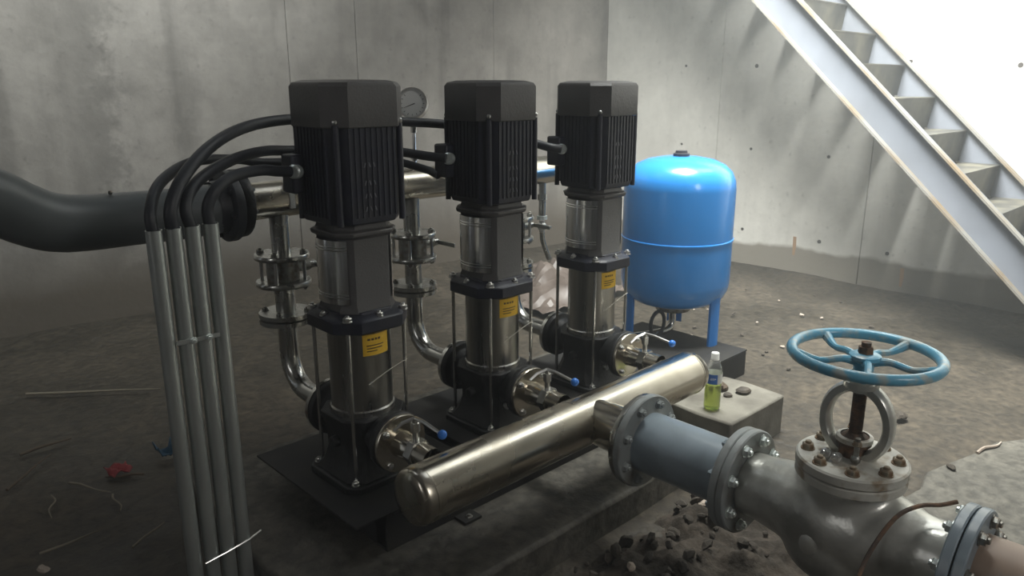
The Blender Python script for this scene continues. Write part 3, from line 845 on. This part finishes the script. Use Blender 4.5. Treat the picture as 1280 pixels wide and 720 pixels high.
b = MB(); b.lathe([(0.034, 0.130), (0.03, 0.14), (0.030, 0.160), (0.036, 0.163), (0.036, 0.176), (0.022, 0.182), (0.016, 0.190), (0.0005, 0.190)], (0, 0, 0.028), (0, 0, 1), 24); gl = b.build('packing_gland', M['rust'], t, label='rust streaked packing gland')
b = MB(); b.lathe([(0.030, 0.0), (0.038, 0.002), (0.038, 0.012), (0.030, 0.014)], (0, 0, 0.196), (0, 0, 1), 24); b.build('gland_ring', M['bonnet'], gl)
for s in (-1, 1):
    b = MB(); b.cyl((s * 0.040, s * 0.022, 0.160), (s * 0.040, s * 0.022, 0.222), 0.006, n=10); b.ball((s * 0.040, s * 0.022, 0.173), 0.011, 12)
    b.build('eye_bolt', M['dullnut'], t)
    bolt((s * 0.040, s * 0.022, 0.206), (0, 0, 1), 0.009, M['rustnut'], t, 'gland_nut')
bolt((-0.052, 0.035, 0.17), (-0.6, 0.2, 0.3), 0.011, M['nut'], t, 'gland_nut')
bolt((-0.055, 0.010, 0.17), (-0.6, 0.2, 0.3), 0.011, M['nut'], t, 'gland_nut')
# handwheel
hz = 0.392; RW = 0.147
b = MB()
b.tube([(RW * math.cos(2 * PI * i / 56), RW * math.sin(2 * PI * i / 56), hz + 0.004) for i in range(56)], 0.0118, 14, closed=True)
hw = b.build('handwheel', M['wheel'], t, label='chipped sky blue handwheel rim')
for k in range(5):
    a = math.radians(57 + 72 * k)
    b = MB()
    ca, sa = math.cos(a), math.sin(a)
    pts = [(0.018, -0.010), (0.05, -0.004), (0.095, -0.010), (0.145, 0.002)]
    pts3 = [(r * ca - math.sin(r * 22) * 0.008 * sa, r * sa + math.sin(r * 22) * 0.008 * ca, hz + z) for r, z in pts]
    b.tube(pts3, [0.010, 0.0078, 0.0072, 0.012], 10, sub=4)
    b.build('spoke', M['wheel'], hw)
b = MB(); b.lathe([(0.0005, -0.032), (0.020, -0.032), (0.022, -0.012), (0.032, -0.004), (0.032, 0.004), (0.024, 0.008), (0.0005, 0.008)], (0, 0, hz), (0, 0, 1), 28); b.build('hub', M['wheel'], hw)
b = MB(); b.cyl((0, 0, hz + 0.006), (0, 0, hz + 0.022), 0.0165, 0.015, n=6); b.cyl((0, 0, hz + 0.02), (0, 0, hz + 0.032), 0.010, n=12); b.build('hub_nut', M['rust'], hw, label='rusty hub nut')

t = thing('outlet_pipe', 'muddy grey pipe leaving the stop valve at the lower right corner', 'pipe', (OX, 0.1, DZ))
b = MB(); b.lathe([(0.083, -0.21), (0.083, 0.6)], (0, 0, 0), (0, -1, 0), 48); b.build('pipe', pm('muddy_pipe_paint', (0.22, 0.23, 0.24), 0.5, col2=(0.30, 0.22, 0.17), scale=7, thr=(0.45, 0.6)), t)
b = MB(); b.lathe([(0.07, -0.226), (0.128, -0.226), (0.131, -0.223), (0.131, -0.208), (0.128, -0.205), (0.083, -0.205)], (0, 0, 0), (0, -1, 0), 56); b.build('flange', M['pipegrey'], t)
for p in ring_pts((0, 0.205, 0), (0, 1, 0), 0.107, 8, PI / 8): bolt(p, (0, -1, 0), 0.0135, M['dullnut'], t, 'flange_bolt')
# thin dark wire lying over the valve
b = MB(); b.tube([(1.20, 0.55, 0.02), (1.30, 0.50, 0.14), (1.385, 0.47, 0.285), (1.455, 0.47, 0.36), (1.52, 0.448, 0.432), (1.57, 0.42, 0.452), (1.60, 0.39, 0.455), (1.62, 0.365, 0.465)], 0.0045, 8, sub=6)
tag(b.build('loose_cable', M['rust']), 'thin dark loose cable looped over the silver valve outlet', 'cable')
# thin brown strip on the floor behind the valve
b = MB(); b.box((2.22, 0.60, 0.034), (0.36, 0.022, 0.02), rz=math.radians(-62)); tag(b.build('brown_strip', M['rust'], None, bevel=0.002), 'thin brown strip on the ground just behind the silver valve', 'bar')

# ------------------------------------------------------------------ grey plastic inlet pipe
b = MB()
b.tube([(0.940, 2.17, 0.942), (0.80, 2.17, 0.938), (0.66, 2.17, 0.940), (0.56, 2.165, 0.943), (0.48, 2.15, 0.955), (0.41, 2.13, 0.99), (0.345, 2.10, 1.035), (0.22, 2.05, 1.10), (0.0, 1.96, 1.21), (-0.25, 1.86, 1.335)],
       [0.072, 0.072, 0.072, 0.073, 0.074, 0.075, 0.074, 0.072, 0.072, 0.072], 32, sub=5)
t = thing('inlet_pipe', 'thick dark grey plastic pipe bending up out of frame at far left', 'pipe', (0.9, 2.17, 0.94))
o = b.build('bent_pipe', M['pvc'], t, loc=(-0.9, -2.17, -0.94))
b = MB(); b.lathe([(0.05, 0.0), (0.102, 0.0), (0.104, 0.003), (0.104, 0.024), (0.10, 0.027), (0.078, 0.03), (0.074, 0.06)], (0.949 - 0.9, 0, 0.005), (-1, 0, 0), 36); b.build('stub_flange', M['cable'], t, label='thick black flange')
for p in ring_pts((0.922 - 0.9, 0, 0.005), (1, 0, 0), 0.088, 8, 0.2): bolt(p, (-1, 0, 0), 0.008, M['cable'], t, 'flange_bolt')
b = MB(); b.ball((-0.28, -0.022, 0.077), 0.006, 10); b.build('nub', M['dullnut'], t)

# ------------------------------------------------------------------ conduits and cables
names = ['leftmost of the four upright grey steel conduits', 'second from left of the four upright grey steel conduits',
         'third from left of the four upright grey steel conduits', 'rightmost of the four upright grey steel conduits']
for i in range(4):
    x = 0.566 + 0.0415 * i
    b = MB(); b.lathe([(0.0175, 0.0), (0.0175, 0.985), (0.0155, 0.985), (0.0155, 0.93), (0.0005, 0.93)], (0, 0, 0), (0, 0, 1), 24)
    o = b.build('steel_conduit', M['conduit'], None); o.location = (x, 1.70, 0.0)
    tag(o, names[i], 'conduit', 'upright conduits holding the pump cables')
g = thing('pipe_clamp', 'thin clamp bar with two bright screws across the conduits', 'clamp', (0.628, 1.681, 0.728))
b = MB(); b.box((0, -0.0005, 0), (0.10, 0.003, 0.010)); b.build('clamp_bar', M['conduit'], g)
for k in (0, 1): bolt((-0.012 + 0.036 * k, -0.002, 0), (0, -1, 0), 0.0075, M['brightnut'], g, 'clamp_screw')
b = MB(); b.tube([(0.585, 1.682, 0.16), (0.64, 1.680, 0.168), (0.70, 1.682, 0.176), (0.735, 1.69, 0.182)], 0.0022, 6)
tag(b.build('thin_strand', M['nut']), 'thin bright wire tied across the feet of the conduits', 'wire')

cab = [
    ('black cable making the highest arc, over to the farthest pump', 0.0145,
     [(0.6075, 1.70, 0.90), (0.6075, 1.70, 0.965), (0.606, 1.695, 1.03), (0.655, 1.725, 1.095), (0.753, 1.79, 1.153), (0.894, 1.9, 1.185), (1.046, 1.95, 1.197), (1.222, 1.97, 1.193),
      (1.43, 1.97, 1.177), (1.595, 1.95, 1.163), (1.788, 1.93, 1.133), (1.88, 1.84, 1.096), (1.905, 1.79, 1.083), (1.937, 1.768, 1.0775)]),
    ('black cable in the middle arc, leading to the middle pump', 0.0135,
     [(0.649, 1.70, 0.90), (0.649, 1.70, 0.965), (0.640, 1.70, 1.03), (0.69, 1.74, 1.078), (0.808, 1.82, 1.111), (0.922, 1.88, 1.122), (1.03, 1.92, 1.115), (1.231, 1.95, 1.107), (1.37, 1.92, 1.092),
      (1.40, 1.82, 1.084), (1.437, 1.768, 1.0775)]),
    ('short black cable in the lowest arc, ending at the nearest pump gland', 0.0135,
     [(0.6905, 1.70, 0.90), (0.6905, 1.70, 0.965), (0.688, 1.70, 1.02), (0.712, 1.70, 1.06), (0.765, 1.72, 1.084), (0.84, 1.74, 1.090), (0.895, 1.760, 1.082), (0.932, 1.768, 1.0775)]),
    ('thinnest black cable, running behind the others to the middle pump box', 0.0125,
     [(0.566, 1.70, 0.90), (0.566, 1.70, 0.965), (0.566, 1.705, 1.025), (0.62, 1.775, 1.078), (0.74, 1.88, 1.108), (0.888, 1.97, 1.097), (0.992, 2.00, 1.079), (1.233, 2.02, 1.070), (1.39, 2.0, 1.06),
      (1.455, 1.90, 1.035), (1.463, 1.84, 1.02)]),
]
for lab, r, pts in cab:
    b = MB(); b.tube(pts, r, 14, sub=6)
    tag(b.build('power_cable', M['cable']), lab, 'cable', 'black cables rising out of the conduits')

# ------------------------------------------------------------------ blue tank
TX, TY = 2.78, 1.845
t = thing('pressure_tank', 'glossy bright blue pressure tank standing on three legs', 'tank', (TX, TY, SK))
RT = 0.236
prof = [(0.0005, 0.145), (0.08, 0.147), (0.14, 0.156), (0.185, 0.173), (0.215, 0.197), (0.231, 0.23), (RT, 0.265), (RT, 0.4440), (RT + 0.004, 0.446), (RT + 0.004, 0.452), (RT, 0.454), (RT, 0.665), (0.231, 0.70),
        (0.215, 0.735), (0.185, 0.762), (0.14, 0.782), (0.08, 0.793), (0.0005, 0.796)]
b = MB(); b.lathe(prof, (0, 0, 0), (0, 0, 1), 72); b.build('tank_shell', M['tank'], t, ang=32)
b = MB(); b.lathe([(0.034, 0.785), (0.034, 0.806), (0.026, 0.808), (0.024, 0.818), (0.0005, 0.818)], (0, 0, 0), (0, 0, 1), 20); b.build('top_plug', M['mark'], t, label='small dark plug on the tank top')
for az in (271, 31, 151):
    a = math.radians(az); ca, sa = math.cos(a), math.sin(a)
    b = MB()
    b.loft([[(ca * (0.205 + p) - sa * q, sa * (0.205 + p) + ca * q, z) for p, q in ((-0.004, -0.034), (0.006, -0.034), (0.018, -0.016), (0.018, 0.016), (0.006, 0.034), (-0.004, 0.034), (0.006, 0.014), (0.006, -0.014))] for z in (0.0, 0.24)])
    b.build('leg', M['tankleg'], t)
b = MB(); b.lathe([(0.0005, 0.12), (0.075, 0.12), (0.077, 0.123), (0.077, 0.138), (0.06, 0.144), (0.055, 0.15)], (0, 0, 0), (0, 0, 1), 28); b.build('bottom_flange', M['dullnut'], t)
b = MB(); b.tube([(0, 0, 0.105), (0, 0, 0.06), (-0.03, 0, 0.03), (-0.12, 0.02, 0.025), (-0.25, 0.06, 0.03)], 0.016, 12, sub=4); b.build('connecting_hose', M['steelcool'], t)
b = MB(); b.tube([(-0.14 + 0.05 * math.cos(a), -0.02, 0.085 + 0.055 * math.sin(a)) for a in [2 * PI * i / 20 for i in range(20)]], 0.008, 8, closed=True); b.build('hose_loop', M['cable'], t)

# ------------------------------------------------------------------ bottle
t = thing('drink_bottle', 'clear plastic bottle half full of yellow-green drink on the concrete block', 'bottle', (2.315, 1.345, 0.1405))
b = MB(); b.lathe([(0.0005, 0.003), (0.020, 0.0), (0.028, 0.004), (0.030, 0.012), (0.030, 0.07), (0.0285, 0.09), (0.030, 0.105), (0.030, 0.145), (0.027, 0.165), (0.018, 0.185), (0.0125, 0.195), (0.0125, 0.205)], (0, 0, 0), (0, 0, 1), 32)
b.build('bottle_shell', M['pet'], t)
b = MB(); b.lathe([(0.0005, 0.005), (0.0185, 0.0035), (0.026, 0.007), (0.0285, 0.014), (0.0285, 0.07), (0.027, 0.09), (0.0275, 0.098), (0.0005, 0.098)], (0, 0, 0), (0, 0, 1), 32)
b.build('green_drink', M['drink'], t, label='yellow-green drink')
b = MB(); b.lathe([(0.0305, 0.106), (0.0305, 0.144)], (0, 0, 0), (0, 0, 1), 40); lb = b.build('bottle_label', M['white'], t, label='blue and white bottle label')
d_ = MB(); vs = []
for i in range(13):
    a = math.radians(165 + 72 * i / 12)
    for z in (0.1065, 0.1435): vs.append((0.0308 * math.cos(a), 0.0308 * math.sin(a), z))
d_.add(vs, [(2 * i, 2 * i + 2, 2 * i + 3, 2 * i + 1) for i in range(12)]); d_.build('blue_field', M['blueprint'], lb)
d_ = MB(); pts = [(190, 0.122), (195, 0.130), (200, 0.121), (206, 0.131), (212, 0.122), (218, 0.130), (224, 0.126)]
d_.tube([(0.0311 * math.cos(math.radians(a)), 0.0311 * math.sin(math.radians(a)), z) for a, z in pts], 0.0014, 5); d_.build('white_lettering', M['white'], lb)
b = MB(); b.lathe([(0.0005, 0.218), (0.013, 0.218), (0.0145, 0.215), (0.0145, 0.198), (0.0155, 0.196), (0.0155, 0.192), (0.0005, 0.192)], (0, 0, 0), (0, 0, 1), 24); b.build('cap', M['white'], t)

# ------------------------------------------------------------------ staircase along the right wall
XN, XF = 4.08, 4.81
rise, going = 0.1765, 0.1860
n_st = 18
noses = [(0.973 + going * (k - 3), 0.69 + rise * (k - 3)) for k in range(0, 15)]   # (y, z) nose of each tread
t = thing('steel_staircase', 'steep grey steel staircase with open channel stringers against the right wall', 'staircase', (XN, 0.3, 0.02))
t.location = (0, 0, 0)
sl = rise / going
Lx = math.atan(sl)


def stringer(X, side, zt_off, zb_off):
    y0, y1 = 0.30, 3.05
    th = 0.007; fl = 0.045
    for nm, seg, mt in (('web', None, 'stringer'),):
        b = MB()
        zt = lambda y: 0.69 + zt_off + sl * (y - 0.973)
        zb = lambda y: 0.69 + zb_off + sl * (y - 0.973)
        yb = 0.973 - (0.69 + zb_off) / sl + 0.02
        ybt = 0.973 - (0.69 + zt_off) / sl + 0.02
        loop = lambda xx: [(xx, ybt, 0.02), (xx, yb, 0.02), (xx, y1, zb(y1)), (xx, y1, zt(y1))]
        b.loft([loop(X), loop(X + th)])
        w_ = b.build('stringer', M['stringer'], t)
        for zf, nm2 in ((zt, 'top_flange'), (zb, 'bottom_flange')):
            s_ = -1 if nm2 == 'top_flange' else 1
            ys = ybt if nm2 == 'top_flange' else yb
            b = MB()
            xa, xb = (X - fl, X + th) if side < 0 else (X, X + fl)
            lo = lambda xx: [(xx, ys, zf(ys)), (xx, y1, zf(y1)), (xx, y1, zf(y1) + s_ * 0.014), (xx, ys, zf(ys) + s_ * 0.014)]
            b.loft([lo(xa), lo(xb)])
            b.build(nm2, M['edge_rust'], w_)


stringer(XN, -1, 0.045, -0.200)
stringer(XF, -1, 0.045, -0.200)
for (y, z) in noses[:]:
    if z < 0.1: continue
    b = MB()
    b.box(((XN + XF) / 2 + 0.003, y + 0.085, z - 0.003), (XF - XN - 0.012, 0.19, 0.006))
    tr = b.build('tread', M['tread'], t)
    b = MB()
    b.loft([[(x, y + 0.002, z - 0.006), (x, y - 0.003, z - 0.006), (x, y + 0.019, z - rise + 0.002), (x, y + 0.024, z - rise + 0.002)] for x in (XN + 0.009, XF - 0.003)])
    b.build('riser', M['tread'], t)
n0 = noses[0]

# thin damp haze that fills the cellar
hm = bpy.data.materials.new('damp_haze'); hm.use_nodes = True
ht = hm.node_tree; ht.nodes.clear()
ho = ht.nodes.new('ShaderNodeOutputMaterial'); hv = ht.nodes.new('ShaderNodeVolumeScatter')
hv.inputs['Color'].default_value = (0.95, 1.0, 1.0, 1); hv.inputs['Density'].default_value = 0.037; hv.inputs['Anisotropy'].default_value = 0.2
ht.links.new(hv.outputs[0], ho.inputs['Volume'])
b = MB(); b.box((1.3, 1.1, 1.8), (8.8, 8.4, 4.2))
hz_o = b.build('damp_haze', hm); tag(hz_o, 'thin grey damp haze hanging in the air of the whole cellar', 'haze', None, 'stuff')

# ------------------------------------------------------------------ rubbish, stones, sticks


def rock(name, c, r, mat, seed, sc=(1, 1, 0.7)):
    rnd = random.Random(seed)
    b = MB(); b.ball((0, 0, 0), r, 8, sc)
    b.v = [tuple(q * (0.8 + 0.4 * noise.noise(Vector(v) * (3.0 / r) * 0.3 + Vector((seed, 0, 0)))) for q in v) for v in b.v]
    o = b.build(name, mat, None, ang=25); o.location = c; o.rotation_euler = (0, 0, rnd.random() * 6)
    return o


protos = [MB().ball((0, 0, 0), 1.0, 8, (1, 0.8, 0.6)) for _ in range(4)]
pm_ = []
for k, p in enumerate(protos):
    p.v = [tuple(c_ * (0.85 + 0.5 * noise.noise(Vector(v) * 1.3 + Vector((k * 7.1, 0, 0)))) for c_ in v) for v in p.v]
    pm_.append((p.mesh('stone', M['stone'], 25), p.mesh('stone', M['palestone'], 25)))
b = MB(); vs = []; n = 90
for j in range(n + 1):
    for i in range(n + 1):
        x = 1.22 + 1.0 * i / n; y = 0.45 + 0.775 * j / n
        e = min(1.0, min(i, n - i, j, n - j) / 14.0)
        z = -0.03 + e * (0.045 + 0.035 * noise.fractal(Vector((x * 9, y * 9, 1)), 0.8, 2.1, 5) + 0.012 * abs(noise.noise(Vector((x * 42, y * 42, 5)))))
        vs.append((x, y, z))
b.add(vs, [(j * (n + 1) + i, j * (n + 1) + i + 1, (j + 1) * (n + 1) + i + 1, (j + 1) * (n + 1) + i) for j in range(n) for i in range(n)])
mound = b.build('rubble_soil', M['soil'], None, ang=180)
tag(mound, 'loose dark brown soil and gravel heaped beside the plinth under the outlet line', 'soil', None, 'stuff')


def mound_z(x, y):
    i = (x - 1.22) * 90; j = (y - 0.45) / 0.775 * 90
    return vs[int(min(max(j, 0), n)) * (n + 1) + int(min(max(i, 0), n))][2]


rnd = random.Random(5)
cnt = 0
while cnt < 130:
    x = rnd.uniform(1.32, 2.15); y = rnd.uniform(0.55, 1.20)
    r = rnd.uniform(0.008, 0.026) * (1.0 if cnt > 10 else 1.4)
    o = bpy.data.objects.new('stone', pm_[rnd.randrange(4)][0]); COL.objects.link(o)
    o.scale = (r, r, r * rnd.uniform(0.7, 1.1)); o.location = (x, y, max(mound_z(x, y), -0.005) + r * 0.6); o.rotation_euler = (rnd.random(), rnd.random(), rnd.random() * 6)
    tag(o, 'small muddy stone in the rubble under the blue-grey spool', 'stone', 'rubble beneath the outlet line')
    cnt += 1
cnt = 0
while cnt < 26:
    x = rnd.uniform(3.2, 4.6); y = rnd.uniform(1.4, 2.5)
    r = rnd.uniform(0.008, 0.02)
    o = bpy.data.objects.new('pebble', pm_[rnd.randrange(4)][1 if cnt % 3 == 0 else 0]); COL.objects.link(o)
    o.scale = (r, r, r * 0.7); o.location = (x, y, r * 0.1); o.rotation_euler = (0, 0, rnd.random() * 6)
    tag(o, 'tiny pebble scattered on the mud between tank and right wall', 'pebble', 'pebbles on the mud floor'); cnt += 1
for k, (x, y, r, mt, lab) in enumerate(((3.06, 0.93, 0.032, 'stone', 'dark muddy clod on the floor right of the handwheel yoke'), (2.716, 0.649, 0.02, 'stone', 'black clod on the edge of the pale floor slab'),
                                        (0.334, 2.19, 0.020, 'palestone', 'pale stone at the bottom left corner'), (1.90, 1.10, 0.022, 'palestone', 'pale pebble on top of the rubble beside the spool'),
                                        (1.47, 1.06, 0.018, 'palestone', 'pale pinkish pebble at the bottom edge left of the rubble'))):
    o = bpy.data.objects.new('stone', pm_[k % 4][0 if mt == 'stone' else 1]); COL.objects.link(o)
    o.scale = (r * 1.3, r, r * 0.8); o.location = (x, y, r * 0.45 + (0.018 if k == 1 else 0) + (max(0.0, mound_z(x, y)) if k > 2 else 0)); o.rotation_euler = (0, 0, k)
    tag(o, lab, 'stone')
# dark lump of rag and cement on the block
for k, (x, y, r, sc) in enumerate(((2.50, 1.42, 0.040, (1.1, 0.8, 0.6)), (2.535, 1.345, 0.028, (1.2, 1, 0.5)), (2.46, 1.36, 0.018, (1, 1, 0.7)))):
    b = MB(); b.ball((0, 0, 0), r, 12, sc)
    b.v = [tuple(c_ * (0.85 + 0.6 * noise.noise(Vector(v) * 30 + Vector((k * 3.3, 0, 0)))) for c_ in v) for v in b.v]
    o = b.build('cement_lump', M['stone'] if k else M['twig'], None, ang=20); o.location = (x, y, 0.14 + r * 0.4)
    tag(o, ('large dark brown lump on the concrete block', 'greyish flat lump at the middle of the concrete block', 'smallest lump on the concrete block, by the bottle')[k], 'lump')
# sticks
sticks = [((0.605, 3.62), (1.04, 3.28), 'straw', 0.006, 'long pale stick lying farthest back on the left floor'),
          ((0.52, 2.66), (0.60, 2.50), 'straw', 0.004, 'pale twig just below the red scrap'),
          ((0.345, 2.28), (0.505, 2.29), 'straw', 0.004, 'pale twig slanting up at the bottom left'),
          ((0.455, 2.61), (0.42, 2.46), 'straw', 0.0035, 'short upright-looking pale twig near left edge'),
          ((0.545, 2.13), (0.66, 2.20), 'straw', 0.004, 'crooked pale twig left of the conduit feet'),
          ((0.60, 2.48), (0.585, 2.36), 'straw', 0.0035, 'hooked pale twig below the red scrap'),
          ((0.45, 3.0), (0.62, 3.02), 'twig', 0.006, 'dull brown twig on the left floor above the red scrap'),
          ((0.72, 2.55), (0.62, 2.62), 'twig', 0.005, 'brown twig running right from the red scrap'),
          ((0.36, 2.75), (0.53, 2.93), 'twig', 0.005, 'dull twig bundle strand near the left edge'),
          ((2.90, 0.62), (3.06, 0.585), 'palestone', 0.006, 'white splinter on the edge of the pale floor slab')]
for (a, c, mt, r, lab) in sticks:
    m1 = ((a[0] * 2 + c[0]) / 3 + rnd.uniform(-0.012, 0.012), (a[1] * 2 + c[1]) / 3 + rnd.uniform(-0.012, 0.012))
    m2 = ((a[0] + 2 * c[0]) / 3 + rnd.uniform(-0.012, 0.012), (a[1] + 2 * c[1]) / 3 + rnd.uniform(-0.012, 0.012))
    zz = 0.022 if a[0] > 2.5 else 0.008
    b = MB(); b.tube([(*a, zz), (*m1, zz + 0.004), (*m2, zz + 0.003), (*c, zz)], [r, r * 0.9, r * 0.7, r * 0.4], 6, sub=3)
    tag(b.build('twig', M[mt]), lab, 'twig')
# red and blue scraps
for nm, c, mt, lab, s in (('red_scrap', (0.662, 2.62), 'red', 'small red plastic scrap on the dark left floor', 0.035), ('blue_scrap', (0.82, 2.62), 'bluescrap', 'curled blue plastic scrap left of the conduits', 0.03)):
    b = MB(); vs = []; n = 6
    for j in range(n + 1):
        for i in range(n + 1):
            u_, v_ = i / n - 0.5, j / n - 0.5
            vs.append((c[0] + u_ * 2 * s, c[1] + v_ * 2 * s, 0.012 + 0.02 * abs(math.sin(u_ * 5 + v_ * 3)) + (0.04 * u_ * u_ * 4 if mt == 'bluescrap' else 0)))
    b.add(vs, [(j * (n + 1) + i, j * (n + 1) + i + 1, (j + 1) * (n + 1) + i + 1, (j + 1) * (n + 1) + i) for j in range(n) for i in range(n)])
    o = b.build(nm, M[mt]); md = o.modifiers.new('thickness', 'SOLIDIFY'); md.thickness = 0.003
    tag(o, lab, 'scrap')
# crumpled sheet near the corner
b = MB(); vs = []; n = 26
for j in range(n + 1):
    for i in range(n + 1):
        u_, v_ = i / n - 0.5, j / n - 0.5
        z = 0.03 + 0.20 * max(0, 1 - (u_ * u_ + v_ * v_) * 4.2) * (0.55 + 0.75 * abs(noise.noise(Vector((u_ * 5, v_ * 5, 0))))) + 0.03 * noise.noise(Vector((u_ * 14, v_ * 14, 2)))
        vs.append((3.42 + u_ * 0.8, 3.20 + v_ * 0.7, max(z, 0.004)))
b.add(vs, [(j * (n + 1) + i, j * (n + 1) + i + 1, (j + 1) * (n + 1) + i + 1, (j + 1) * (n + 1) + i) for j in range(n) for i in range(n)])
o = b.build('crumpled_sheet', M['sheet'], None, ang=20); md = o.modifiers.new('thickness', 'SOLIDIFY'); md.thickness = 0.003
tag(o, 'crumpled pinkish plastic sheet on the floor behind the middle and far pumps', 'sheet')
